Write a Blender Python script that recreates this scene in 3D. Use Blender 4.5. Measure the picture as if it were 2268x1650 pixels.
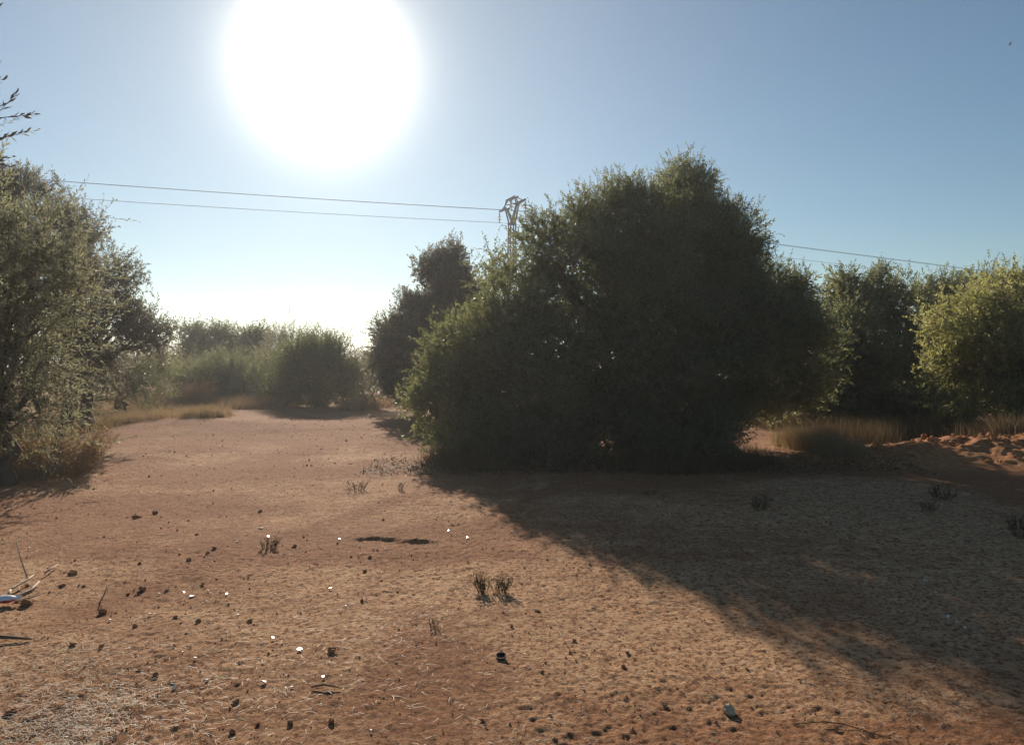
import bpy, math
import numpy as np
from mathutils import Vector

R = math.radians
SC = bpy.context.scene
COL = SC.collection
for o in list(bpy.data.objects):
    bpy.data.objects.remove(o)

# ------------------------------------------------------------------ camera
CAM_H, F, CX, HY = 1.6, 1713.5, 1134.0, 800.0     # survey constants: lens in photo pixels, horizon row
cam_d = bpy.data.cameras.new('camera')
cam = bpy.data.objects.new('camera', cam_d)
COL.objects.link(cam)
cam.location = (0, 0, CAM_H)
cam.rotation_euler = (R(90 - 0.84), 0, 0)
cam_d.sensor_width = 36
cam_d.lens = 18 / math.tan(R(33.5))
cam_d.clip_start, cam_d.clip_end = 0.1, 20000
SC.camera = cam

# ------------------------------------------------------------------ sun, sky, exposure
SUN_AZ, SUN_EL = R(-13.6), R(20.3)
SUN = Vector((math.sin(SUN_AZ) * math.cos(SUN_EL), math.cos(SUN_AZ) * math.cos(SUN_EL), math.sin(SUN_EL)))
sun_d = bpy.data.lights.new('sun', 'SUN')
sun_d.energy, sun_d.angle, sun_d.color = 4.9, R(0.53), (1.0, 0.87, 0.72)
sun = bpy.data.objects.new('sun', sun_d)
COL.objects.link(sun)
sun.rotation_euler = SUN.to_track_quat('Z', 'Y').to_euler()
sun.location = (0, 0, 60)

world = bpy.data.worlds.new('World')
SC.world = world
world.use_nodes = True
nt = world.node_tree
nt.nodes.clear()
N, L = nt.nodes.new, nt.links.new
out, bg, sky = N('ShaderNodeOutputWorld'), N('ShaderNodeBackground'), N('ShaderNodeTexSky')
sky.sky_type = 'NISHITA'
sky.sun_disc = False
sky.sun_elevation, sky.sun_rotation = SUN_EL, SUN_AZ
sky.altitude, sky.air_density, sky.dust_density, sky.ozone_density = 40, 1.0, 0.02, 4.0
bg.inputs['Strength'].default_value = 0.054
# the bright aureole of dusty air round the sun disc: a function of the angle from the sun only
geo = N('ShaderNodeTexCoord')
nrm = N('ShaderNodeVectorMath'); nrm.operation = 'NORMALIZE'
dot = N('ShaderNodeVectorMath'); dot.operation = 'DOT_PRODUCT'
dot.inputs[1].default_value = SUN
L(geo.outputs['Generated'], nrm.inputs[0]); L(nrm.outputs[0], dot.inputs[0])
ac = N('ShaderNodeMath'); ac.operation = 'ARCCOSINE'; L(dot.outputs['Value'], ac.inputs[0])
def math_node(op, a, b):
    m = N('ShaderNodeMath'); m.operation = op
    for i, v in enumerate((a, b)):
        if hasattr(v, 'is_output'): L(v, m.inputs[i])
        else: m.inputs[i].default_value = v
    return m.outputs[0]
q1 = math_node('DIVIDE', ac.outputs[0], R(4.35))
core = math_node('DIVIDE', 38.0, math_node('ADD', 1.0, math_node('POWER', q1, 4.4)))
q2 = math_node('DIVIDE', ac.outputs[0], R(20.0))
wide = math_node('DIVIDE', 3.2, math_node('ADD', 1.0, math_node('POWER', q2, 3.0)))
tot = math_node('ADD', core, wide)
sc = N('ShaderNodeVectorMath'); sc.operation = 'SCALE'
sc.inputs[0].default_value = (1.0, 0.84, 0.73)
L(tot, sc.inputs['Scale'])
addn = N('ShaderNodeVectorMath'); addn.operation = 'ADD'
L(sky.outputs[0], addn.inputs[0]); L(sc.outputs[0], addn.inputs[1])
wb = N('ShaderNodeVectorMath'); wb.operation = 'MULTIPLY'; wb.inputs[1].default_value = (.96, 1.04, .95)   # the phone's white balance
L(addn.outputs[0], wb.inputs[0]); L(wb.outputs[0], bg.inputs['Color']); L(bg.outputs[0], out.inputs[0])

SC.view_settings.view_transform = 'Standard'
SC.view_settings.look = 'None'
SC.view_settings.gamma = 1
SC.view_settings.use_curve_mapping = False
SC.view_settings.exposure = 0.5
SC.render.engine = 'CYCLES'
SC.cycles.use_denoising = True
SC.cycles.max_bounces = 10
SC.cycles.diffuse_bounces = 7
SC.cycles.transmission_bounces = 8
SC.cycles.transparent_max_bounces = 8
SC.cycles.volume_bounces = 0
SC.cycles.sample_clamp_indirect = 6

# ------------------------------------------------------------------ survey helpers
def P(px, py, d):                                   # a point at depth d seen at photo position (px, py)
    return np.array(((px - CX) / F * d, d, CAM_H + (HY - py) / F * d))
def G(px, py):                                      # a point on the level ground
    d = CAM_H * F / (py - HY)
    return (px - CX) / F * d, d
def GF(fx, fy):                                     # the same from full-size photo pixels
    return G(fx * 0.567, fy * 0.567)

# ------------------------------------------------------------------ naming helpers
def tag(o, label=None, cat=None, group=None, kind=None):
    if label: o['label'] = label
    if cat: o['category'] = cat
    if group: o['group'] = group
    if kind: o['kind'] = kind
    return o
def empty(name, loc, label=None, cat=None, group=None):
    o = bpy.data.objects.new(name, None)
    COL.objects.link(o)
    o.empty_display_size = 0.2
    o.location = loc
    return tag(o, label, cat, group)
def link(name, me, parent=None, loc=None):
    o = bpy.data.objects.new(name, me)
    COL.objects.link(o)
    if parent is not None:
        o.parent = parent
    if loc is not None:
        o.location = loc
    return o

class MB:                                           # gathers vertices, quads and triangles, builds one mesh
    def __init__(s): s.v, s.q, s.t, s.n = [], [], [], 0
    def add(s, v, f, mat=0, tint=0.5):
        v = np.asarray(v, float).reshape(-1, 3); f = np.asarray(f, int)
        tt = np.broadcast_to(np.asarray(tint, float), (len(f),)).copy()
        (s.q if f.shape[1] == 4 else s.t).append((f + s.n, np.full(len(f), mat), tt))
        s.v.append(v); s.n += len(v)
    def tube(s, pts, rad, sides=6, mat=0, tint=0.5, cap=True):
        pts = np.asarray(pts, float); rad = np.broadcast_to(np.asarray(rad, float), (len(pts),))
        tn = np.gradient(pts, axis=0); tn /= np.linalg.norm(tn, axis=1, keepdims=True) + 1e-9
        ref = np.array((0, 0, 1.0)) if abs(tn[0][2]) < .9 else np.array((1.0, 0, 0))
        a = np.cross(tn, ref); a /= np.linalg.norm(a, axis=1, keepdims=True) + 1e-9
        b = np.cross(tn, a)
        th = np.arange(sides) * 2 * math.pi / sides
        ring = pts[:, None] + rad[:, None, None] * (np.cos(th)[None, :, None] * a[:, None] + np.sin(th)[None, :, None] * b[:, None])
        k = len(pts); f = []
        for i in range(k - 1):
            for j in range(sides):
                j2 = (j + 1) % sides
                f.append((i * sides + j, i * sides + j2, (i + 1) * sides + j2, (i + 1) * sides + j))
        s.add(ring.reshape(-1, 3), f, mat, tint)
        if cap:
            n0 = s.n - k * sides
            tr = [(n0, n0 + j + 1, n0 + j) for j in range(1, sides - 1)]
            e = n0 + (k - 1) * sides
            tr += [(e, e + j, e + j + 1) for j in range(1, sides - 1)]
            s.t.append((np.array(tr), np.full(len(tr), mat), np.full(len(tr), tint)))
    def bar(s, a, b, w, h=None, mat=0, tint=0.5, up=(0, 0, 1)):   # a square-section bar from a to b
        a, b = np.asarray(a, float), np.asarray(b, float); h = h or w
        d = (b - a) / np.linalg.norm(b - a); up = np.asarray(up, float)
        if abs(d @ up) > .95: up = np.array((1.0, 0, 0))
        x = np.cross(d, up); x /= np.linalg.norm(x); y = np.cross(x, d)
        c = [(-1, -1), (1, -1), (1, 1), (-1, 1)]
        v = [p + x * i * w / 2 + y * j * h / 2 for p in (a, b) for i, j in c]
        s.add(v, [(0, 1, 5, 4), (1, 2, 6, 5), (2, 3, 7, 6), (3, 0, 4, 7), (3, 2, 1, 0), (4, 5, 6, 7)], mat, tint)
    def lathe(s, prof, sides=12, mat=0, at=(0, 0, 0)):
        th = np.arange(sides) * 2 * math.pi / sides
        v = [(r * math.cos(t) + at[0], r * math.sin(t) + at[1], z + at[2]) for r, z in prof for t in th]
        f = [(i * sides + j, i * sides + (j + 1) % sides, (i + 1) * sides + (j + 1) % sides, (i + 1) * sides + j)
             for i in range(len(prof) - 1) for j in range(sides)]
        s.add(v, f, mat)
    def mesh(s, name, mats, smooth=False):
        v = np.concatenate(s.v)
        q = np.concatenate([x[0] for x in s.q]) if s.q else np.zeros((0, 4), int)
        t = np.concatenate([x[0] for x in s.t]) if s.t else np.zeros((0, 3), int)
        me = bpy.data.meshes.new(name)
        me.vertices.add(len(v)); me.vertices.foreach_set('co', v.astype(np.float32).ravel())
        lo = np.concatenate((q.ravel(), t.ravel())).astype(np.int32)
        me.loops.add(len(lo)); me.loops.foreach_set('vertex_index', lo)
        nf = len(q) + len(t); me.polygons.add(nf)
        st = np.concatenate((np.arange(len(q)) * 4, len(q) * 4 + np.arange(len(t)) * 3)).astype(np.int32)
        me.polygons.foreach_set('loop_start', st)
        mi = np.concatenate([x[1] for x in s.q] + [x[1] for x in s.t]).astype(np.int32)
        me.polygons.foreach_set('material_index', mi)
        me.polygons.foreach_set('use_smooth', np.full(nf, smooth))
        for m in (mats if isinstance(mats, (list, tuple)) else [mats]): me.materials.append(m)
        me.update(calc_edges=True)
        ti = np.concatenate([x[2] for x in s.q] + [x[2] for x in s.t]).astype(np.float32)
        at = me.attributes.new('tint', 'FLOAT', 'FACE'); at.data.foreach_set('value', ti)
        return me

# ------------------------------------------------------------------ materials
def new_mat(name):
    m = bpy.data.materials.new(name); m.use_nodes = True
    m.node_tree.nodes.clear()
    return m, m.node_tree.nodes.new, m.node_tree.links.new
def plain(name, col, rough=0.7, metal=0.0, spec=0.5, var=0.25, scale=8.0, bump=0.0):
    m, N, L = new_mat(name)
    o, b = N('ShaderNodeOutputMaterial'), N('ShaderNodeBsdfPrincipled')
    tc, nz, mx = N('ShaderNodeTexCoord'), N('ShaderNodeTexNoise'), N('ShaderNodeMix')
    mx.data_type = 'RGBA'
    nz.inputs['Scale'].default_value = scale; nz.inputs['Detail'].default_value = 5
    L(tc.outputs['Object'], nz.inputs['Vector']); L(nz.outputs['Fac'], mx.inputs['Factor'])
    mx.inputs['A'].default_value = (*[c * (1 - var) for c in col], 1)
    mx.inputs['B'].default_value = (*[min(1, c * (1 + var)) for c in col], 1)
    L(mx.outputs['Result'], b.inputs['Base Color'])
    b.inputs['Roughness'].default_value = rough; b.inputs['Metallic'].default_value = metal
    b.inputs['Specular IOR Level'].default_value = spec
    if bump:
        bp = N('ShaderNodeBump'); bp.inputs['Strength'].default_value = bump; bp.inputs['Distance'].default_value = 0.01
        L(nz.outputs['Fac'], bp.inputs['Height']); L(bp.outputs[0], b.inputs['Normal'])
    L(b.outputs[0], o.inputs[0])
    return m
def leafy(name, top_a, top_b, under, glow, trans=0.35, rough=0.42, spec=0.5):
    """two-sided leaf: tinted per leaf, paler underside, light passes through"""
    m, N, L = new_mat(name)
    o = N('ShaderNodeOutputMaterial'); b = N('ShaderNodeBsdfPrincipled'); t = N('ShaderNodeBsdfTranslucent'); ms = N('ShaderNodeMixShader')
    at = N('ShaderNodeAttribute'); at.attribute_name = 'tint'
    mx, mb = N('ShaderNodeMix'), N('ShaderNodeMix'); mx.data_type = mb.data_type = 'RGBA'
    L(at.outputs['Fac'], mx.inputs['Factor'])
    mx.inputs['A'].default_value = (*top_a, 1); mx.inputs['B'].default_value = (*top_b, 1)
    g = N('ShaderNodeNewGeometry')
    L(g.outputs['Backfacing'], mb.inputs['Factor']); L(mx.outputs['Result'], mb.inputs['A']); mb.inputs['B'].default_value = (*under, 1)
    L(mb.outputs['Result'], b.inputs['Base Color'])
    b.inputs['Roughness'].default_value = rough; b.inputs['Specular IOR Level'].default_value = spec
    mg = N('ShaderNodeMix'); mg.data_type = 'RGBA'
    L(at.outputs['Fac'], mg.inputs['Factor'])
    mg.inputs['A'].default_value = (*[c * .7 for c in glow], 1); mg.inputs['B'].default_value = (*[min(1, c * 1.3) for c in glow], 1)
    L(mg.outputs['Result'], t.inputs['Color'])
    ms.inputs[0].default_value = trans
    L(b.outputs[0], ms.inputs[1]); L(t.outputs[0], ms.inputs[2]); L(ms.outputs[0], o.inputs[0])
    return m

M = {}
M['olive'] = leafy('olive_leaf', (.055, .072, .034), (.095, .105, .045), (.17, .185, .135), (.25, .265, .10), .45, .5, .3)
M['olive_gold'] = leafy('olive_leaf_yellowish', (.09, .095, .033), (.12, .12, .045), (.20, .20, .12), (.44, .43, .14), .50, .5, .3)  # yellow of low sun through the leaves, put into their colour
M['olive_near'] = leafy('olive_leaf_near', (.075, .085, .05), (.115, .118, .07), (.18, .185, .135), (.33, .33, .19), .46, .55, .25)  # leaf colours lightened to carry the glare from the sun side
M['olive_grey'] = leafy('olive_leaf_greyish', (.07, .068, .055), (.105, .10, .08), (.17, .165, .145), (.26, .25, .17), .42, .5, .35)  # grey of the backlit veil, put into the leaf colour
M['olive_dark'] = leafy('olive_leaf_dark', (.05, .045, .045), (.08, .07, .07), (.11, .10, .10), (.10, .08, .06), .22, .5, .3)  # backlit silhouette of the twig tips, put into a darker leaf colour
M['shrub'] = leafy('shrub_leaf', (.06, .07, .035), (.095, .10, .05), (.13, .135, .09), (.28, .29, .12), .46, .5, .3)
M['mastic'] = leafy('mastic_leaf', (.035, .05, .022), (.065, .075, .03), (.07, .085, .045), (.22, .26, .08), .40, .5, .3)
M['dry'] = leafy('dry_grass', (.27, .195, .11), (.41, .30, .175), (.37, .27, .155), (.38, .27, .14), .38, .7, .2)
M['dry_red'] = leafy('reddish_dry_grass', (.24, .155, .095), (.36, .25, .155), (.32, .22, .135), (.36, .235, .13), .38, .7, .2)
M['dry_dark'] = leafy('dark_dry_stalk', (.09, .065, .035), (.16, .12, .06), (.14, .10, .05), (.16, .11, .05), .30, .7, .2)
M['straw'] = leafy('grey_straw', (.34, .27, .18), (.56, .47, .34), (.46, .38, .27), (.4, .3, .18), .15, .6, .3)
M['bark'] = plain('grey_bark', (.13, .10, .075), .9, var=.4, scale=14, bump=.6)
M['twig'] = plain('twig_bark', (.13, .11, .085), .85, var=.3, scale=20)
M['deadwood'] = plain('bleached_dead_wood', (.36, .28, .20), .8, var=.35, scale=30, bump=.3)
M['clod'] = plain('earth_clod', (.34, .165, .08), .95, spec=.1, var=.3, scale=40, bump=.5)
M['clod_orange'] = plain('orange_earth_clod', (.40, .19, .085), .95, spec=.1, var=.3, scale=30, bump=.5)  # colour of the freshly dug earth
M['pebble'] = plain('pebble', (.42, .22, .11), .9, spec=.2, var=.5, scale=6)
M['stone'] = plain('pale_stone', (.48, .37, .24), .85, spec=.2, var=.2, scale=25, bump=.4)
M['shard'] = plain('white_glazed_shard', (.60, .58, .53), .28, spec=.5, var=.1, scale=30)
M['shard_dull'] = plain('grey_white_shard', (.55, .55, .50), .55, var=.15, scale=30)
M['steel'] = plain('galvanised_steel', (.10, .10, .12), .65, .1, var=.2, scale=3)
M['cable'] = plain('aluminium_cable', (.14, .14, .15), .8, .1, var=.1)
M['white_plastic'] = plain('white_plastic', (.78, .78, .78), .22, var=.06)
M['red_plastic'] = plain('red_plastic_print', (.42, .07, .05), .35, var=.1)
M['rust'] = plain('dark_rusty_tin', (.07, .055, .045), .5, .4, var=.5, scale=60)
M['feather'] = plain('dark_feather', (.05, .05, .06), .8)

def glass_mat():
    m, N, L = new_mat('pale_glass'); o = N('ShaderNodeOutputMaterial'); b = N('ShaderNodeBsdfPrincipled'); t = N('ShaderNodeBsdfTranslucent'); ms = N('ShaderNodeMixShader')
    b.inputs['Base Color'].default_value = (.75, .72, .6, 1); b.inputs['Roughness'].default_value = .1
    t.inputs['Color'].default_value = (.9, .85, .7, 1); ms.inputs[0].default_value = .5
    L(b.outputs[0], ms.inputs[1]); L(t.outputs[0], ms.inputs[2]); L(ms.outputs[0], o.inputs[0])
    return m
M['glass'] = glass_mat()

def ground_mat():
    m, N, L = new_mat('red_earth')
    o, b = N('ShaderNodeOutputMaterial'), N('ShaderNodeBsdfPrincipled')
    b.inputs['Roughness'].default_value = .95; b.inputs['Specular IOR Level'].default_value = .12
    tc = N('ShaderNodeTexCoord')
    def noise(s, det=4, rough=.55, dist=0.0):
        n = N('ShaderNodeTexNoise'); n.inputs['Scale'].default_value = s; n.inputs['Detail'].default_value = det
        n.inputs['Roughness'].default_value = rough; n.inputs['Distortion'].default_value = dist
        L(tc.outputs['Object'], n.inputs['Vector']); return n.outputs['Fac']
    def ramp(fac, stops):
        r = N('ShaderNodeValToRGB'); e = r.color_ramp.elements
        while len(e) < len(stops): e.new(.5)
        for k, (p, c) in zip(e, stops): k.position = p; k.color = (*c, 1) if len(c) == 3 else c
        L(fac, r.inputs[0]); return r.outputs[0]
    def mix(f, a, bb, mode='MIX'):
        x = N('ShaderNodeMix'); x.data_type = 'RGBA'; x.blend_type = mode
        if isinstance(f, float): x.inputs['Factor'].default_value = f
        else: L(f, x.inputs['Factor'])
        L(a, x.inputs['A']); L(bb, x.inputs['B']); return x.outputs['Result']
    crust = ramp(noise(9, 6, .68), [(.3, (.46, .235, .112)), (.5, (.60, .355, .19)), (.72, (.68, .45, .265))])
    red = ramp(noise(14, 5, .6), [(.3, (.27, .115, .052)), (.7, (.43, .215, .105))])
    rd = N('ShaderNodeAttribute'); rd.attribute_name = 'red'
    brk = N('ShaderNodeMath'); brk.operation = 'MULTIPLY_ADD'; L(noise(3.2, 6, .7, .4), brk.inputs[0]); brk.inputs[1].default_value = 1.1; L(rd.outputs['Fac'], brk.inputs[2])
    big = ramp(brk.outputs[0], [(.62, (0, 0, 0)), (1.0, (1, 1, 1))])
    c1 = mix(big, crust, red)
    spk = ramp(noise(30, 5, .75), [(.43, (1, 1, 1)), (.505, (0, 0, 0))])      # shade of tiny pits and crumbs, painted as dark specks
    dark = ramp(noise(9, 2), [(.3, (.17, .07, .032)), (.7, (.29, .13, .062))])
    c2 = mix(spk, c1, dark)
    lit = ramp(noise(90, 3, .7), [(.66, (0, 0, 0)), (.74, (.75, .75, .75))])  # pale bits of straw dust
    pale = ramp(noise(5, 2), [(.3, (.50, .38, .25)), (.7, (.58, .46, .33))])
    c3 = mix(lit, c2, pale)
    hp = N('ShaderNodeAttribute'); hp.attribute_name = 'dug'
    fresh = ramp(noise(11, 5, .6), [(.3, (.33, .135, .055)), (.7, (.58, .29, .135))])
    c3 = mix(hp.outputs['Fac'], c3, fresh)
    L(c3, b.inputs['Base Color'])
    bp = N('ShaderNodeBump'); bp.inputs['Strength'].default_value = 1.0; bp.inputs['Distance'].default_value = .025
    L(noise(48, 6, .72), bp.inputs['Height']); L(bp.outputs[0], b.inputs['Normal'])
    L(b.outputs[0], o.inputs[0])
    return m
M['ground'] = ground_mat()

# ------------------------------------------------------------------ ground
def hashn(ix, iy, seed):
    n = (ix * 374761393 + iy * 668265263 + seed * 1442695041) & 0xffffffff
    n = ((n ^ (n >> 13)) * 1274126177) & 0xffffffff
    n = ((n ^ (n >> 16)) * 2246822519) & 0xffffffff
    return ((n ^ (n >> 15)) & 0xffffff) / 16777215.0
def vnoise(x, y, seed=0):
    x = np.asarray(x, float) + 1000.5; y = np.asarray(y, float) + 1000.5
    xi, yi = np.floor(x).astype(np.int64), np.floor(y).astype(np.int64)
    fx, fy = x - xi, y - yi
    fx = fx * fx * fx * (fx * (fx * 6 - 15) + 10); fy = fy * fy * fy * (fy * (fy * 6 - 15) + 10)
    a, b, c, d = hashn(xi, yi, seed), hashn(xi + 1, yi, seed), hashn(xi, yi + 1, seed), hashn(xi + 1, yi + 1, seed)
    return (a * (1 - fx) + b * fx) * (1 - fy) + (c * (1 - fx) + d * fx) * fy
def sstep(a, b, x):
    t = np.clip((x - a) / (b - a), 0, 1); return t * t * (3 - 2 * t)
def height(x, y, fine=True):
    x, y = np.asarray(x, float), np.asarray(y, float)
    d = np.hypot(x, y)
    far = 1 / (1 + (d / 60) ** 2)
    h = (.07 * (vnoise(x / 5, y / 5, 1) - .5) + .05 * (vnoise(x / 1.9 + 7, y / 1.9, 2) - .5)) * np.minimum(1, far * 1.2)
    # the heap of loose orange earth on the right, and a low bank under the left grass
    m = np.exp(-(((x - 8.6) / 2.6) ** 2 + ((y - 12.9) / 1.0) ** 2)) * .36
    m += np.exp(-(((x - 6.2) / 1.5) ** 2 + ((y - 12.0) / .8) ** 2)) * .10
    mm = np.clip(m / .25, 0, 1)
    h = h + m + mm * (.07 * (vnoise(x / .38, y / .38, 11) - .5) + .08 * (vnoise(x / .14, y / .14, 12) - .5) + .04 * (vnoise(x / .07, y / .07, 13) - .5))
    h = h + .22 * np.exp(-(((x + 7.6) / 2.6) ** 2 + ((y - 18.6) / 1.6) ** 2))
    # the worn hollow in the middle of the clearing
    e = np.minimum(((x + 1.2) / .20) ** 2 + ((y - 6.88) / .13) ** 2, ((x + .88) / .24) ** 2 + ((y - 6.80) / .10) ** 2) + .7 * (vnoise(x / .12, y / .12, 21) - .5)
    h = h - .024 * sstep(1.3, .4, e + .5 * (vnoise(x / .05, y / .05, 22) - .5))
    if fine:
        w = np.clip(1.6 - d / 34, .2, 1)
        patch = .6 + .5 * sstep(.42, .62, vnoise(x / 1.3, y / 1.3, 31))
        h = h + w * patch * (.012 * (vnoise(x / .42, y / .42, 3) - .5) + .006 * (vnoise(x / .15, y / .15, 4) - .5))
        c = vnoise(x / .050, y / .050, 5)
        h = h + w * patch * (.007 * np.maximum(0, c - .62) / .38 + .006 * (vnoise(x / .026, y / .026, 6) - .5))
        p = vnoise(x / .034 + 3, y / .028, 8)
        h = h - w * patch * .0045 * sstep(.62, .80, p)
    return h
def hz(x, y): return float(height(x, y))

def build_ground():
    ang = np.concatenate((np.linspace(-180, -41, 30)[:-1], np.linspace(-41, 41, 720), np.linspace(41, 180, 30)[1:]))
    ang = ang[:-1]
    rad = np.concatenate((np.linspace(.4, 2.3, 14)[:-1], np.exp(np.linspace(math.log(2.3), math.log(22), 640)),
                          np.exp(np.linspace(math.log(22), math.log(1120), 60))[1:]))
    A, Rr = np.meshgrid(np.radians(ang), rad)
    x, y = np.sin(A) * Rr, np.cos(A) * Rr
    z = height(x, y)
    nr, na = x.shape
    v = np.stack((x, y, z), -1).reshape(-1, 3)
    i, j = np.meshgrid(np.arange(nr - 1), np.arange(na), indexing='ij')
    j2 = (j + 1) % na
    f = np.stack((i * na + j, (i + 1) * na + j, (i + 1) * na + j2, i * na + j2), -1).reshape(-1, 4)
    mb = MB(); mb.add(v, f)
    n0 = mb.n; mb.v.append(np.array([[0, 0, hz(0, 0)]])); mb.n += 1
    k = np.arange(na); t = np.stack((np.full(na, n0), k, (k + 1) % na), -1)
    mb.t.append((t, np.zeros(na, int), np.full(na, .5)))
    me = mb.mesh('ground', M['ground'], True)
    vv = np.concatenate(mb.v); m = np.exp(-(((vv[:, 0] - 8.6) / 3.1) ** 2 + ((vv[:, 1] - 12.7) / 1.3) ** 2)) + .7 * np.exp(-(((vv[:, 0] - 5.9) / 1.6) ** 2 + ((vv[:, 1] - 11.8) / .8) ** 2))
    me.attributes.new('dug', 'FLOAT', 'POINT').data.foreach_set('value', np.clip(m * 1.6 - .15, 0, 1).astype(np.float32))
    X, Y = vv[:, 0], vv[:, 1]
    rd = .55 * vnoise(X / 2.6, Y / 1.5, 61) + .25 * vnoise(X / .8, Y / .5, 62) - .22
    g = lambda px, py, rx, ry: np.exp(-(((X - G(px, py)[0]) / rx) ** 2 + ((Y - G(px, py)[1]) / ry) ** 2))
    rd += .5 * g(250, 1130, 1.9, .55) + .42 * g(330, 1330, 1.2, .6) + .45 * g(720, 1225, 1.3, .4) + .40 * g(950, 1500, .30, .75) + .30 * g(1000, 1180, .5, .3) + .35 * g(1500, 1630, .5, .25) + .35 * g(2150, 1640, .6, .25)
    rd -= .25 * g(1500, 1450, 1.0, .7); rd += .34 * sstep(6, 14, Y) + .30 * (vnoise(X / 1.1, Y / 2.2, 64) - .5) * sstep(5, 9, Y)  # farther earth tinted darker for the shaded sides of its crumbs
    for k in (-1, 1):                               # two faint wheel tracks crossing the clearing
        xc = -1.55 + .75 * k + .30 * (Y - 6) + .02 * (Y - 6) ** 2
        rd += .36 * np.exp(-((X - xc) / .15) ** 2) * sstep(4.4, 6, Y) * sstep(19, 12, Y)
    me.attributes.new('red', 'FLOAT', 'POINT').data.foreach_set('value', rd.astype(np.float32))
    o = link('ground', me)
    tag(o, 'bare red earth clearing with crumbly crust and cracks', kind='structure')
build_ground()

# ------------------------------------------------------------------ far hills
def build_hills():
    az = np.radians(np.linspace(-60, 60, 260)); ds = np.linspace(680, 1000, 9)
    A, D = np.meshgrid(az, ds)
    x, y = np.sin(A) * D, np.cos(A) * D
    deg = np.degrees(A)
    prof = 15 + 24 * vnoise(deg / 9 + 4, deg * 0, 51) + 9 * vnoise(deg / 2.3, deg * 0, 52) + 3 * vnoise(deg / .6, deg * 0, 53)
    prof = prof + 14 * np.exp(-((deg + 13) / 2.6) ** 2) + 20 * np.exp(-((deg + 24.5) / 3) ** 2)
    env = np.sin(np.clip((D - 680) / 320, 0, 1) * math.pi) ** .8
    z = prof * .40 * env - 1
    nr, na = x.shape
    i, j = np.meshgrid(np.arange(nr - 1), np.arange(na - 1), indexing='ij')
    f = np.stack((i * na + j, i * na + j + 1, (i + 1) * na + j + 1, (i + 1) * na + j), -1).reshape(-1, 4)
    mb = MB(); mb.add(np.stack((x, y, z), -1).reshape(-1, 3), f)
    tag(link('hills', mb.mesh('hills', plain('hill_scrub', (.10, .10, .07), .95, scale=.01), True)),
        'low pale hills on the far horizon', kind='structure')
build_hills()

# ------------------------------------------------------------------ haze
def build_haze():
    mb = MB(); X, Y0, Y1, Z0, Z1 = 1150, -1150, 1150, -3.5, 18.5
    v = [(sx * X, y, z) for z in (Z0, Z1) for y in (Y0, Y1) for sx in (-1, 1)]
    mb.add(v, [(0, 2, 3, 1), (4, 5, 7, 6), (0, 1, 5, 4), (2, 6, 7, 3), (0, 4, 6, 2), (1, 3, 7, 5)])
    m, N, L = new_mat('haze_air'); o = N('ShaderNodeOutputMaterial'); p = N('ShaderNodeVolumePrincipled')
    p.inputs['Color'].default_value = (.93, .95, .97, 1); p.inputs['Density'].default_value = .00105
    p.inputs['Anisotropy'].default_value = .52
    L(p.outputs[0], o.inputs['Volume'])
    tag(link('haze', mb.mesh('haze', m)), 'thin bright haze in the air', kind='stuff')
build_haze()

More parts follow.
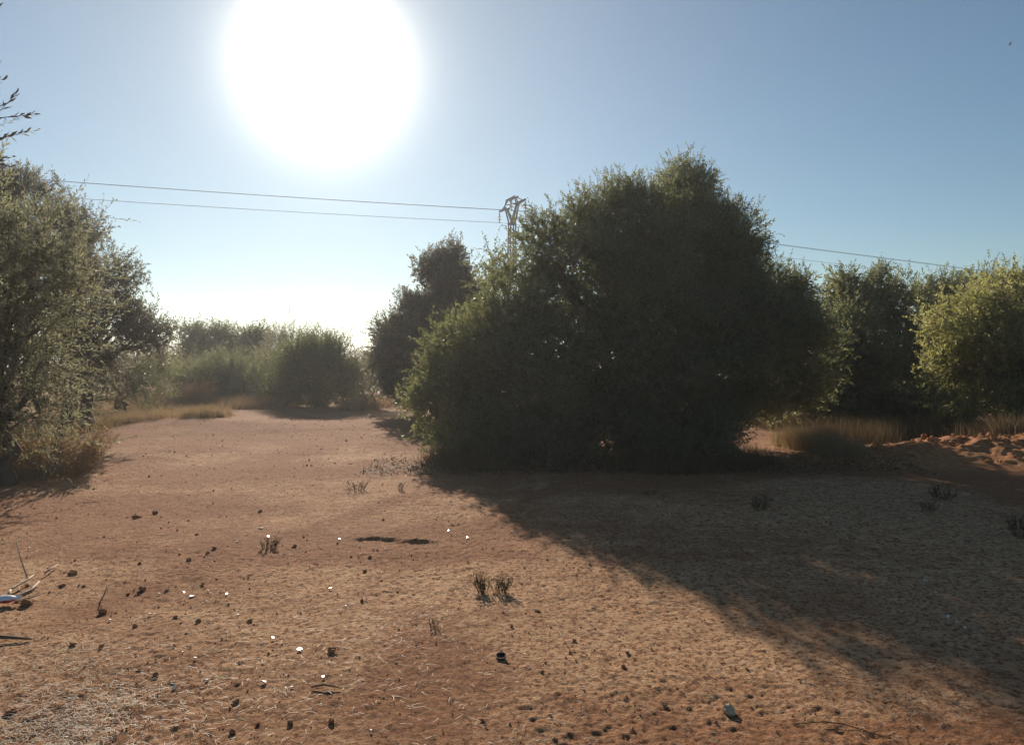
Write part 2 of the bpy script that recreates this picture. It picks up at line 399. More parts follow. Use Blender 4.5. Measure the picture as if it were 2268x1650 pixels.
# ------------------------------------------------------------------ foliage
def unit(a): return a / (np.linalg.norm(a, axis=-1, keepdims=True) + 1e-9)
def shoots(mb, base, dirn, length, rng, nleaf=18, ll=.065, lw=.016, mat_leaf=0, mat_twig=1, bend=.15, tint=None, spread=(35, 65), curl=.4):
    """leafy twigs: base (n,3), direction (n,3), length (n,)"""
    n = len(base); dirn = unit(dirn)
    rnd = rng.normal(size=(n, 3)); side = unit(np.cross(dirn, rnd)); side2 = np.cross(dirn, side)
    k = nleaf
    t = (np.arange(k) + .6) / k
    t = .12 + .88 * t
    bx = bend * length[:, None] * t[None] ** 2 * rng.choice([-1, 1], n)[:, None]
    pos = base[:, None] + dirn[:, None] * (t[None, :, None] * length[:, None, None]) + side2[:, None] * bx[..., None]
    ph = np.arange(k)[None] * 2.4 + rng.uniform(0, 6.28, n)[:, None] + rng.normal(0, .3, (n, k))
    perp = np.cos(ph)[..., None] * side[:, None] + np.sin(ph)[..., None] * side2[:, None]
    a = np.radians(rng.uniform(spread[0], spread[1], (n, k))) * (1.15 - .6 * t[None])
    ld = np.cos(a)[..., None] * dirn[:, None] + np.sin(a)[..., None] * perp
    ld = unit(ld + rng.normal(0, .12, (n, k, 3)))
    wd = unit(np.cross(ld, dirn[:, None] + .55 * rng.normal(size=(n, k, 3))))
    s = rng.uniform(.7, 1.15, (n, k, 1)) * (1 - .35 * t[None, :, None] ** 3)
    l, w = ll * s, lw * s * rng.uniform(.85, 1.15, (n, k, 1))
    nn = np.cross(wd, ld)
    mid = pos + ld * l * .45
    tip = pos + ld * l + nn * l * rng.normal(0, .12, (n, k, 1))
    v = np.stack((pos, mid - wd * w / 2, tip, mid + wd * w / 2), 2).reshape(-1, 3)
    f = np.arange(len(v)).reshape(-1, 4)
    tt = rng.random((n, k))
    tt = np.clip(tt * .6 + (0.2 if tint is None else tint[:, None] * .5), 0, 1).ravel()
    mb.add(v, f, mat_leaf, tt)
    # the twig itself: a thin three-sided spike
    r = .0022 + .003 * length[:, None]
    e = base + dirn * (length * .5)[:, None] + side2 * (bend * length * .25)[:, None] * np.sign(bx[:, -1])[:, None]
    tp = pos[:, -1]
    ring = [base + side * r, base + unit(-side * .5 + side2 * .87) * r, base + unit(-side * .5 - side2 * .87) * r]
    ring2 = [e + (q - base) * .7 for q in ring]
    v = np.stack(ring + ring2 + [tp], 1).reshape(-1, 3)
    o = np.arange(n)[:, None] * 7
    q = np.concatenate([o + np.array(c)[None] for c in ((0, 1, 4, 3), (1, 2, 5, 4), (2, 0, 3, 5))])
    tr = np.concatenate([o + np.array(c)[None] for c in ((3, 4, 6), (4, 5, 6), (5, 3, 6))])
    n0 = mb.n
    mb.add(v, q, mat_twig)
    mb.t.append((tr + n0, np.full(len(tr), mat_twig), np.full(len(tr), .5)))

def crown_points(lobes, nclus, rng, depth=(.62, 1.0), lump=.16):
    lb = np.array(lobes, float); c, r = lb[:, :3], lb[:, 3:6]
    area = (r[:, 0] * r[:, 1] + r[:, 1] * r[:, 2] + r[:, 0] * r[:, 2])
    out_p, out_n = [], []
    need = nclus
    ph = rng.uniform(0, 6.28, 6)
    while need > 0:
        k = rng.choice(len(lb), need * 3, p=area / area.sum())
        d = unit(rng.normal(size=(len(k), 3)))
        rr = depth[0] + (depth[1] - depth[0]) * rng.random(len(k)) ** .55
        lu = 1 + lump * (np.sin(d[:, 0] * 5 + ph[k % 6]) * np.sin(d[:, 1] * 6 + ph[(k + 2) % 6]) + .6 * np.sin(d[:, 2] * 9 + ph[(k + 3) % 6] + d[:, 0] * 7))
        p = c[k] + d * r[k] * (rr * lu)[:, None]
        q = np.sqrt((((p[:, None] - c[None]) / r[None]) ** 2).sum(-1))
        q[np.arange(len(k)), k] = 9
        if depth[0] < .2: q[:] = 9
        ok = (q.min(1) > .55) & (p[:, 2] > .06)
        nn = unit(d / r[k])
        out_p.append(p[ok]); out_n.append(nn[ok]); need -= ok.sum()
    return np.concatenate(out_p)[:nclus], np.concatenate(out_n)[:nclus]

def billow(lobes, seed, k=5, fr=.46):
    rng = np.random.default_rng(seed + 4000); res = [(*l, 0) for l in lobes]
    for l in lobes:
        c, r = np.array(l[:3]), np.array(l[3:6])
        for _ in range(k):
            d = unit(rng.normal(size=3) + (0, 0, .25)); f = fr * rng.uniform(.7, 1.25)
            rr = np.maximum(r * f, .16)
            res.append((*(c + d * (r - rr * .55)), *rr, 1))
    return [q[:6] for q in res]
def make_crown(lobes, nclus, per, seed, nleaf=16, ll=.065, lw=.016, slen=(.25, .55), spread=.22, up=.5, out=.7, rnd=.75, depth=(.62, 1.0), lump=.10, whips=0, whip_len=(.5, .9), core=0, nb=6):
    rng = np.random.default_rng(seed); mb = MB()
    full = lobes; lobes = billow(lobes, seed, nb)
    if core:                                        # oversized inner leaves, added so the crown blocks the light
        p, n = crown_points(full, core, rng, (.05, .60), 0)
        shoots(mb, p, rng.normal(size=p.shape) + n * .3, rng.uniform(.4, .8, core), rng, 16, ll * 1.35, lw * 2.0)
    p, n = crown_points(lobes, nclus, rng, depth, lump)
    base = np.repeat(p, per, 0) + rng.normal(0, spread, (nclus * per, 3)) - np.repeat(n, per, 0) * .12
    nn = np.repeat(n, per, 0)
    d = nn * out + np.array((0, 0, up)) + rng.normal(0, rnd, base.shape) * .6 + np.repeat(rng.normal(0, .35, p.shape), per, 0)
    base[:, 2] = np.maximum(base[:, 2], .05)
    tint = np.repeat(rng.random(nclus), per)
    ln = rng.uniform(slen[0], slen[1], len(base))
    shoots(mb, base, d, ln, rng, nleaf, ll, lw, tint=tint)
    if whips:                                       # long young shoots that break the outline
        top = np.argsort(-(p[:, 2] + rng.normal(0, .9, nclus)))[:whips]
        b2 = p[top]; d2 = n[top] * .5 + np.array((0, 0, .95)) + rng.normal(0, .22, b2.shape)
        shoots(mb, b2, d2, rng.uniform(*whip_len, len(b2)), rng, nleaf + 6, ll, lw)
    return mb

def trunk_mesh(base, lobes, rng, r0=.14, stems=1, mat=0):
    mb = MB(); bx, by, bz = base
    heads = [np.array((bx, by, bz))]
    lb = np.array(lobes, float)
    zc = lb[:, 2].mean()
    forks = []
    for s in range(stems):
        off = rng.normal(0, .22 if stems > 1 else .02, 2)
        b = np.array((bx + off[0], by + off[1], bz - .12))
        tgt = np.array((lb[:, 0].mean() * .35 + b[0] * .65, lb[:, 1].mean() * .35 + b[1] * .65, bz + max(.35, (zc - bz) * .42)))
        k = 6; t = np.linspace(0, 1, k)[:, None]
        pts = b + (tgt - b) * t + np.concatenate((np.zeros((1, 3)), rng.normal(0, .06, (k - 1, 3)) * [1, 1, .3]))
        rr = r0 / math.sqrt(stems) * np.array((1.5, 1.1, .95, .9, .85, .8))
        mb.tube(pts, rr, 8, mat); forks.append((pts[-1], rr[-1], pts))
    for i, l in enumerate(lb):
        st, r, pts = forks[i % len(forks)]
        c = st + (l[:3] - st) * .97
        k = 7; t = np.linspace(0, 1, k)[:, None]
        kn = rng.normal(0, .10, (k, 3)); kn[0] = kn[-1] = 0
        sag = np.array((0, 0, .25)) * np.sin(t * math.pi) * np.linalg.norm(c - st) * .25
        br = st + (c - st) * t + kn + sag
        mb.tube(br, np.linspace(r * .75, .018, k), 6, mat)
        for j in range(3):
            s0 = br[2 + j]; e = l[:3] + unit(rng.normal(size=3)) * l[3:6] * .6
            m_ = (s0 + e) / 2 + rng.normal(0, .1, 3)
            mb.tube([s0, m_, e], [.03, .02, .008], 5, mat)
    return mb

def lobe(px, py, d, rx, rz, ry=None):               # photo position and radii -> an ellipsoid in the world
    c = P(px, py, d); ax, az = rx / F * d, rz / F * d
    return (*c, ax, (ax if ry is None else ry), az)

def tree(name, label, cat, lobes, base_xy, leaf, nclus, per, seed, r0=.14, stems=1, group=None, bark='bark', **kw):
    rng = np.random.default_rng(seed + 900)
    bx, by = base_xy; bz = hz(bx, by)
    e = empty(name, (bx, by, bz), label, cat, group)
    off = np.array((bx, by, bz))
    rel = lambda mb: [v.__isub__(off) for v in mb.v]
    cm = make_crown(lobes, nclus, per, seed, **kw); rel(cm)
    tag(link('crown', cm.mesh('crown', [M[leaf], M['twig']]), e))
    tm = trunk_mesh((bx, by, bz), lobes, rng, r0, stems); rel(tm)
    link('trunk', tm.mesh('trunk', M[bark], True), e)
    return e

# -- the great olive thicket in the middle
big = [lobe(1480, 585, 15, 165, 150, 2.0), lobe(1515, 460, 15.2, 72, 80), lobe(1523, 415, 15.2, 40, 40), lobe(1375, 505, 14.0, 100, 88), lobe(1608, 545, 15, 88, 80),
       lobe(1685, 668, 15, 90, 88), lobe(1268, 620, 12.9, 112, 112), lobe(1205, 555, 12.6, 50, 68), lobe(1288, 515, 13.4, 46, 62), lobe(1145, 690, 12.4, 80, 90), lobe(1080, 745, 12.4, 70, 70),
       lobe(1045, 790, 13.6, 115, 85), lobe(985, 890, 13.2, 85, 110), lobe(1250, 830, 12.8, 220, 180, 1.5),
       lobe(1480, 790, 13.2, 220, 200, 1.7), lobe(1660, 750, 13.8, 150, 105), lobe(1060, 960, 12.6, 110, 70), lobe(1290, 960, 12.3, 220, 75, 1.0),
       lobe(1480, 950, 12.7, 150, 85, 1.0), lobe(1097, 602, 15.0, 24, 42), lobe(1760, 760, 15, 100, 110), lobe(1762, 645, 15.4, 32, 32), lobe(1650, 880, 14.2, 80, 45), lobe(1745, 865, 14.8, 80, 45), lobe(1560, 985, 12.9, 80, 50)]
tree('olive_thicket', 'largest dark green wild olive thicket rising in the middle of the clearing', 'tree', big, (2.2, 14.2), 'olive',
     1500, 26, 11, r0=.3, stems=5, nleaf=11, ll=.062, lw=.024, slen=(.14, .32), spread=.14, rnd=.9, whips=160, whip_len=(.3, .55), depth=(.72, 1.0), core=4600, nb=5)

# -- left side
tree('olive_tree', 'tall open olive tree behind the left bushes, sky showing through its branches', 'tree',
     [lobe(50, 450, 17, 70, 62), lobe(150, 530, 17, 85, 62), lobe(220, 600, 17, 68, 62), lobe(120, 660, 17, 120, 120), lobe(262, 660, 17, 40, 45),
      lobe(235, 750, 17, 75, 70), lobe(338, 750, 17, 42, 40), lobe(285, 720, 17, 50, 40), lobe(-60, 560, 17, 110, 150), lobe(150, 800, 17, 90, 70)],
     (-9.6, 17.2), 'olive_grey', 420, 20, 21, r0=.2, stems=2, nleaf=10, ll=.085, lw=.033, slen=(.16, .38), spread=.15, rnd=.9, whips=50, whip_len=(.3, .5), depth=(.5, 1.0))
tree('olive_bush', 'sunlit olive bush on the left edge with long pale drooping leaves', 'bush',
     [lobe(30, 560, 9.6, 110, 105), lobe(70, 690, 9.4, 95, 110), lobe(30, 820, 9.4, 95, 85), lobe(-110, 640, 9.6, 150, 220), lobe(95, 610, 9.8, 60, 75),
      lobe(-90, 860, 9.4, 120, 90), lobe(90, 880, 9.6, 55, 50)],
     (-6.6, 9.6), 'olive_near', 250, 13, 31, r0=.16, stems=3, nleaf=16, ll=.075, lw=.019, slen=(.3, .6), up=.15, spread=.2, depth=(.5, 1.0))
# -- far middle
tree('olive_tree', 'purplish grey olive tree standing just left behind the big thicket', 'tree',
     [lobe(1000, 620, 23, 48, 72), lobe(1010, 710, 23, 60, 70), lobe(925, 690, 23, 45, 45), lobe(870, 745, 23, 38, 45), lobe(940, 770, 23, 75, 60),
      lobe(850, 800, 23, 30, 40), lobe(900, 840, 23, 50, 45), lobe(960, 600, 23, 28, 35), lobe(1050, 690, 23, 30, 55)],
     (-2.6, 23.2), 'olive_grey', 420, 20, 41, r0=.2, stems=2, nleaf=9, ll=.10, lw=.042, slen=(.16, .38), spread=.16, rnd=.9, whips=40, whip_len=(.3, .6), depth=(.5, 1.0), core=1100)
tree('round_bush', 'round dark green bush standing alone before the far scrub', 'bush',
     [lobe(705, 830, 27.5, 68, 62), lobe(690, 790, 27.5, 50, 35), lobe(745, 815, 27.5, 40, 48), lobe(660, 850, 27.5, 36, 45), lobe(705, 880, 27.5, 60, 28), lobe(720, 785, 27.5, 22, 22), lobe(770, 850, 27.3, 26, 30), lobe(622, 862, 28.0, 40, 34), lobe(640, 815, 28.2, 26, 26), lobe(665, 800, 27.6, 20, 22)],
     (-6.9, 27.6), 'mastic', 200, 16, 51, core=500, r0=.12, stems=4, nleaf=12, ll=.10, lw=.026, slen=(.3, .65), up=.9, whips=22, whip_len=(.4, .8), spread=.22)
tree('scrub_bush', 'broad bright green bush in front of the far dark trees', 'bush',
     [lobe(470, 848, 30, 85, 34), lobe(400, 845, 30, 50, 28), lobe(540, 838, 31, 50, 36), lobe(590, 838, 31, 36, 38), lobe(500, 815, 30.5, 36, 26), lobe(480, 880, 30, 110, 24)],
     (-11.6, 30.2), 'shrub', 210, 16, 61, core=500, r0=.1, stems=4, nleaf=12, ll=.10, lw=.028, slen=(.3, .6), up=.6, spread=.25)
tree('scrub_bush', 'brownish green bush under the tall left olive tree', 'bush',
     [lobe(250, 840, 23, 75, 48), lobe(330, 850, 24, 50, 42), lobe(190, 850, 22, 50, 45)],
     (-11.8, 23), 'shrub', 130, 15, 62, r0=.1, stems=4, nleaf=12, ll=.09, lw=.024, slen=(.3, .6), up=.5, spread=.25)
tree('scrub_bush', 'small airy light green bush between round dark bush and big thicket', 'bush',
     [lobe(815, 825, 27, 34, 40), lobe(845, 845, 26.5, 32, 36), lobe(800, 870, 27, 28, 25)],
     (-5.0, 27), 'shrub', 60, 12, 63, r0=.08, stems=4, nleaf=12, ll=.10, lw=.026, slen=(.3, .6), up=.7, spread=.25)
tree('far_tree', 'dark far tree with two rounded heads on the left', 'tree',
     [lobe(432, 752, 42, 26, 26), lobe(490, 748, 42, 20, 22), lobe(460, 785, 42, 48, 25), lobe(420, 795, 42, 24, 22)],
     (-17.2, 42), 'mastic', 110, 14, 71, core=420, r0=.2, nleaf=10, ll=.15, lw=.05, slen=(.3, .6), spread=.3)
tree('far_tree', 'flat topped dark far tree beside the two headed one', 'tree',
     [lobe(572, 748, 42, 28, 14), lobe(560, 770, 42, 42, 22), lobe(540, 785, 42, 30, 20)],
     (-13.9, 42.5), 'mastic', 80, 14, 72, core=420, r0=.2, nleaf=10, ll=.15, lw=.05, slen=(.3, .6), spread=.3)
tree('far_tree', 'spiky grey green far tree directly behind the round dark bush', 'tree',
     [lobe(640, 768, 36, 30, 22), lobe(620, 790, 36, 34, 26), lobe(680, 775, 36, 30, 20)],
     (-10.2, 36), 'olive_near', 80, 14, 73, r0=.16, nleaf=10, ll=.13, lw=.036, slen=(.3, .7), spread=.3, up=.9)
tree('far_tree', 'low far tree in the gap right of the tall left olive', 'tree',
     [lobe(380, 815, 60, 40, 16), lobe(330, 800, 60, 40, 22), lobe(440, 815, 62, 50, 16)],
     (-26.0, 60), 'mastic', 70, 14, 74, r0=.16, nleaf=9, ll=.2, lw=.07, slen=(.4, .8), spread=.4)
tree('far_tree', 'low far tree in the gap left of the grey olive', 'tree',
     [lobe(800, 815, 70, 40, 14), lobe(860, 808, 70, 40, 20)],
     (-13.0, 70), 'mastic', 60, 14, 75, r0=.16, nleaf=9, ll=.2, lw=.07, slen=(.4, .8), spread=.4)
# -- right side
tree('olive_tree', 'dark shaded olive tree filling the gap right of the big thicket', 'tree',
     [lobe(1890, 670, 20, 75, 55), lobe(1960, 680, 20.5, 70, 55), lobe(1880, 790, 19, 110, 110), lobe(2000, 790, 20, 90, 110), lobe(1860, 890, 18.8, 80, 50),
      lobe(1980, 900, 19.5, 110, 50), lobe(1785, 850, 19.5, 75, 60), lobe(1690, 760, 22.5, 110, 90), lobe(1935, 632, 20, 22, 22), lobe(1868, 628, 20, 24, 22)],
     (9.6, 20), 'olive', 420, 20, 81, core=1800, r0=.22, stems=3, nleaf=10, ll=.085, lw=.034, slen=(.16, .38), spread=.16, rnd=.9, whips=50, whip_len=(.35, .65), depth=(.5, 1.0))
tree('olive_tree', 'olive tree behind the sunlit yellowish bush on the right', 'tree',
     [lobe(2060, 660, 22, 45, 38), lobe(2150, 650, 22, 70, 42), lobe(2250, 650, 22, 70, 45), lobe(2080, 780, 21.5, 80, 110), lobe(2100, 890, 21, 90, 60), lobe(2230, 780, 22, 120, 120)],
     (13.0, 22), 'olive', 330, 19, 82, core=1200, r0=.2, stems=3, nleaf=10, ll=.09, lw=.036, slen=(.16, .38), spread=.16, rnd=.9, whips=40, whip_len=(.35, .65), depth=(.5, 1.0))
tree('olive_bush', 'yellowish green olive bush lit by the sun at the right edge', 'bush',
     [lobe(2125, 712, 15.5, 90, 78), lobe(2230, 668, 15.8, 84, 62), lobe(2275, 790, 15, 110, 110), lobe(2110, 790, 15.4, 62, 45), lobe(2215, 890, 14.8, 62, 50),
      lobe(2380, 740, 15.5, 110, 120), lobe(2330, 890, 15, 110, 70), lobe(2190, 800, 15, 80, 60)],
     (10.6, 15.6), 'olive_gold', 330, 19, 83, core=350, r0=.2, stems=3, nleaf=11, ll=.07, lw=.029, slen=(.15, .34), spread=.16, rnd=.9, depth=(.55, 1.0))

# -- the olive just outside the frame on the left whose twig ends reach into it
def near_olive():
    rng = np.random.default_rng(5)
    bx, by = -4.6, 4.6; bz = hz(bx, by); off = np.array((bx, by, bz))
    lobes = [(-4.3, 4.7, 2.9, .8, .8, .7), (-4.9, 4.4, 3.6, .8, .8, .6), (-4.6, 5.2, 2.3, .7, .7, .5), (-5.3, 4.8, 2.7, .8, .8, .8)]
    e = empty('olive_tree', (bx, by, bz), 'nearest olive whose bare twig tips poke into the sky at the top left', 'tree')
    mb = make_crown(lobes, 70, 12, 91, nleaf=14, ll=.055, lw=.012, slen=(.25, .4), spread=.15)
    tips = [((-40, 300), (42, 205)), ((0, 265), (88, 256)), ((-60, 330), (64, 288)), ((-80, 375), (34, 352)), ((-70, 215), (18, 176)), ((-60, 60), (8, 18)), ((-50, 235), (8, 238)), ((-70, 362), (30, 372)), ((-40, 270), (4, 150))]
    d0 = 4.15
    b = np.array([P(*a, d0 + .12 * i % .4) for i, (a, _) in enumerate(tips)]); t = np.array([P(*c, d0 + .12 * i % .4 - .05) for i, (_, c) in enumerate(tips)])
    shoots(mb, b, t - b, np.linalg.norm(t - b, axis=1), rng, 15, .060, .0165, bend=.03, spread=(20, 42), mat_leaf=2)
    for v in mb.v: v -= off
    link('crown', mb.mesh('crown', [M['olive_near'], M['twig'], M['olive_dark']]), e)
    tm = trunk_mesh((bx, by, bz), lobes, rng, .12, 1)
    for q in b: tm.tube([np.array((-4.2, 4.6, 2.8)), (q + np.array((-4.2, 4.6, 2.8))) / 2 + (0, 0, .08), q], [.02, .012, .005], 5)
    for v in tm.v: v -= off
    link('trunk', tm.mesh('trunk', M['bark'], True), e)
near_olive()

# ------------------------------------------------------------------ grass and dry plants
def blades(mb, x, y, rng, h=(.2, .5), w=.006, lean=.35, fan=None, mat=0, z=None, seg=3):
    n = len(x); z = height(x, y) - .01 if z is None else z
    hh = rng.uniform(h[0], h[1], n); az = rng.uniform(0, 6.28, n)
    ln = np.abs(rng.normal(0, lean, n)) + .05
    d = np.stack((np.cos(az), np.sin(az)), 1)
    if fan is not None: d = unit(d * .5 + fan)
    ang = rng.uniform(0, 3.14, n); wv = np.stack((np.cos(ang), np.sin(ang), np.zeros(n)), 1)
    rows = []
    for i in range(seg):
        t = i / (seg - 1)
        c = np.stack((x + d[:, 0] * ln * hh * t ** 1.7, y + d[:, 1] * ln * hh * t ** 1.7, z + hh * (t - .28 * ln * t * t)), 1)
        ww = w * (1 - .85 * t)
        rows += [c - wv * ww / 2, c + wv * ww / 2]
    v = np.stack(rows, 1).reshape(-1, 3); o = np.arange(n)[:, None] * 2 * seg
    f = np.concatenate([o + np.array((2 * i, 2 * i + 1, 2 * i + 3, 2 * i + 2))[None] for i in range(seg - 1)])
    tt = rng.random(n); mb.add(v, f, mat, np.tile(tt, seg - 1))
def clump_xy(rng, cx, cy, rx, ry, nclump, per, r):
    a = rng.uniform(0, 6.28, nclump); q = np.sqrt(rng.random(nclump))
    x, y = cx + np.cos(a) * q * rx, cy + np.sin(a) * q * ry
    return np.repeat(x, per) + rng.normal(0, r, nclump * per), np.repeat(y, per) + rng.normal(0, r, nclump * per)
def grass_patch(label, spots, mat, seed, h=(.2, .5), w=.008, lean=.4, name='dry_grass'):
    rng = np.random.default_rng(seed); mb = MB()
    for (cx, cy, rx, ry, nc, per, r, hs) in spots:
        x, y = clump_xy(rng, cx, cy, rx, ry, nc, per, r)
        blades(mb, x, y, rng, (h[0] * hs, h[1] * hs), w, lean)
    return tag(link(name, mb.mesh(name, M[mat])), label, kind='stuff')
def gspot(px0, px1, py0, py1, nc, per, r, hs=1.0):
    (xa, yb), (xb, _) = G(px0, py1), G(px1, py1); ya = G(px0, py0)[1]
    d = (ya + yb) / 2; xa, xb = (px0 - CX) / F * d, (px1 - CX) / F * d
    return ((xa + xb) / 2, d, (xb - xa) / 2, (ya - yb) / 2, nc, per, r, hs)
grass_patch('low straw coloured grass bank below the tall left olive',
            [gspot(170, 340, 925, 970, 120, 60, .12), gspot(300, 480, 918, 952, 130, 60, .12, .9), gspot(180, 520, 892, 928, 190, 50, .17, 1.1), gspot(420, 480, 936, 948, 12, 160, .09, 1.2)], 'dry', 101, (.12, .34), .008, .6)
grass_patch('dark grass in the shade of the tall left olive', [gspot(90, 260, 930, 985, 110, 50, .14)], 'dry_dark', 102, (.1, .3), .008, .5)  # the olive's cast shadow painted in as darker grass
grass_patch('reddish dry grass along the foot of the far bushes',
            [gspot(200, 380, 880, 903, 70, 40, .2, .9), gspot(380, 470, 885, 908, 50, 60, .2, 1.6), gspot(480, 640, 888, 912, 70, 45, .2, .9), gspot(760, 860, 893, 912, 40, 40, .2, .9)],
            'dry_red', 103, (.25, .6), .014, .35)
grass_patch('brown grass in the shade before the right hand trees', [gspot(1690, 1900, 925, 985, 150, 50, .16), gspot(1880, 2120, 930, 1000, 170, 50, .16)], 'dry_dark', 104, (.25, .55), .008, .4)  # shade of the trees put into the dark grass colour
grass_patch('sunlit grass seen through the gap under the big thicket',
            [gspot(1590, 1720, 908, 930, 110, 50, .2, 1.2), gspot(1700, 1880, 915, 938, 110, 50, .2, 1.1)], 'dry', 105, (.3, .6), .012, .4)
grass_patch('bright straw coloured grass tongue right of the big thicket', [gspot(1745, 1830, 985, 1015, 70, 60, .1, 1.0), gspot(1800, 1885, 1000, 1030, 60, 60, .1, .7)], 'dry', 106, (.2, .45), .007, .35)
grass_patch('orange dry grass on top of the earth heap at the right edge', [gspot(2160, 2330, 985, 1008, 120, 60, .12, 1.0), gspot(2230, 2400, 975, 1000, 90, 60, .12, 1.3)], 'dry', 107, (.25, .55), .007, .3)
grass_patch('dark low growth around the foot of the big thicket', [gspot(950, 1300, 1010, 1046, 150, 40, .1), gspot(1300, 1620, 1012, 1050, 150, 40, .1), gspot(1560, 1690, 1005, 1050, 70, 40, .1)], 'dry_dark', 108, (.1, .35), .007, .5)

def dry_shrub(name, label, cx, cy, rx, rz, mat, nstem, seed, leafn=0, group=None, cat='dry plant', upness=.9, stemr=.003):
    """a many-stemmed dry plant: forking stalks with bits of dry leaf"""
    rng = np.random.default_rng(seed); z0 = hz(cx, cy)
    st, lf = MB(), MB()
    for i in range(nstem):
        a = rng.uniform(0, 6.28); s = rng.random() ** .5
        b = np.array((math.cos(a) * s * rx * .35, math.sin(a) * s * rx * .35, -.02))
        d = unit(np.array((math.cos(a) * s * (1.3 - upness), math.sin(a) * s * (1.3 - upness), upness)) + rng.normal(0, .12, 3))
        l = rz * rng.uniform(.6, 1.1)
        m_ = b + d * l * .5 + rng.normal(0, .03 * rz, 3); e = b + d * l + rng.normal(0, .06 * rz, 3)
        st.tube([b, m_, e], [stemr, stemr * .75, stemr * .35], 3, 0, rng.random(), cap=False)
        for k in range(3):
            s0 = b + (e - b) * rng.uniform(.3, .9); e2 = s0 + unit(d + rng.normal(0, .5, 3)) * l * rng.uniform(.15, .35)
            st.tube([s0, e2], [stemr * .6, stemr * .3], 3, 0, rng.random(), cap=False)
            if leafn:
                t = rng.random((leafn, 1)); pos = s0 + (e2 - s0) * t
                ld = unit(rng.normal(size=(leafn, 3)) + d * .6) * (rz * .05 + .006); wd = unit(np.cross(ld, rng.normal(size=(leafn, 3)))) * (rz * .008 + .0015)
                lf.add(np.stack((pos, pos + ld * .5 - wd, pos + ld, pos + ld * .5 + wd), 1).reshape(-1, 3), np.arange(leafn * 4).reshape(-1, 4), 0, rng.random(leafn))
    if leafn:
        e = empty(name, (cx, cy, z0), label, cat, group)
        link('stalks', st.mesh('stalks', M[mat]), e); link('foliage', lf.mesh('foliage', M[mat]), e)
        return e
    return tag(link(name, st.mesh(name, M[mat]), None, (cx, cy, z0)), label, cat, group)

x, y = G(100, 1045); dry_shrub('dry_bush', 'bushy dry shrub with orange tips at the left edge, dark inside', -6.45, 10.6, 1.6, .75, 'dry', 420, 201, 8, cat='dry shrub', upness=.75)
x, y = G(1080, 1316); dry_shrub('dry_plant', 'left, more upright half of the twin dry brown plant on the sunlit earth', x - .035, y, .08, .145, 'dry_dark', 26, 202, 7, upness=1.0, stemr=.002)
x, y = G(1098, 1318); dry_shrub('dry_plant', 'right hand half of the twin dry plant, leaning outward', x + .03, y, .09, .145, 'dry_dark', 24, 203, 7, upness=.95, stemr=.002)
x, y = G(594, 1222); dry_shrub('dry_plant', 'small dry tuft beside the white shards left of the middle', x, y, .16, .12, 'dry_dark', 26, 204, 6, upness=.9, stemr=.002)
x, y = G(790, 1088); dry_shrub('dry_plant', 'spreading twiggy tuft out on the clearing, near the thicket shadow edge', x, y, .22, .17, 'dry_dark', 30, 205, 4, upness=.7, stemr=.002)
x, y = G(885, 1088); dry_shrub('dry_plant', 'narrow upright tuft close to the thicket shadow edge', x, y, .06, .13, 'dry_dark', 12, 206, 5, upness=1.0, stemr=.002)
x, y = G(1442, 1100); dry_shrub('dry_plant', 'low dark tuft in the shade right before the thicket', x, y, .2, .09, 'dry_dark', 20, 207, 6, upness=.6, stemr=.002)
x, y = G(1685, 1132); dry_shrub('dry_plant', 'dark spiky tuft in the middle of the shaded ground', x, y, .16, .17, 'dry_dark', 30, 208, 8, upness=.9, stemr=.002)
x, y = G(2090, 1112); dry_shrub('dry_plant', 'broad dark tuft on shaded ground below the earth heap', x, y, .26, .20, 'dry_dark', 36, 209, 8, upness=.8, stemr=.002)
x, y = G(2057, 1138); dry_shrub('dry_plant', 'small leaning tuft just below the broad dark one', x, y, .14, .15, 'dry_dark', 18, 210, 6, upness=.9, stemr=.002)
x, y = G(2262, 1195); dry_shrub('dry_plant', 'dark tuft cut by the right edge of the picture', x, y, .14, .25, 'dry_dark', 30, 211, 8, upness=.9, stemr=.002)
x, y = G(1860, 1012); dry_shrub('dry_plant', 'pale bare twiggy plant at the end of the straw grass tongue', x, y, .35, .30, 'straw', 26, 212, 3, upness=.7, stemr=.003)
x, y = G(1985, 1545); dry_shrub('dry_plant', 'flattened pile of pale dead stalks on the shadow edge', x - .03, y, .20, .05, 'straw', 60, 213, 6, upness=.12, stemr=.0014)
x, y = G(2135, 985); dry_shrub('dry_plant', 'pale seed stalks standing left of the orange grass', x, y, .3, .55, 'straw', 14, 214, 5, upness=1.0, stemr=.003)
x, y = G(958, 1402); dry_shrub('dry_plant', 'faint wispy tuft on the dark patch in the foreground', x, y, .06, .09, 'dry_dark', 12, 215, 4, upness=1.0, stemr=.0012)
x, y = G(430, 905); dry_shrub('dry_plant', 'tall feathery reddish grass clump at the foot of the green bush', x, y, .9, .95, 'dry_red', 120, 216, 5, upness=.85, stemr=.008)
x, y = G(1050, 1050); dry_shrub('dry_plant', 'bare twigs lying at the left foot of the big thicket', x - .3, y, .5, .25, 'dry_dark', 30, 217, 4, upness=.35, stemr=.004)

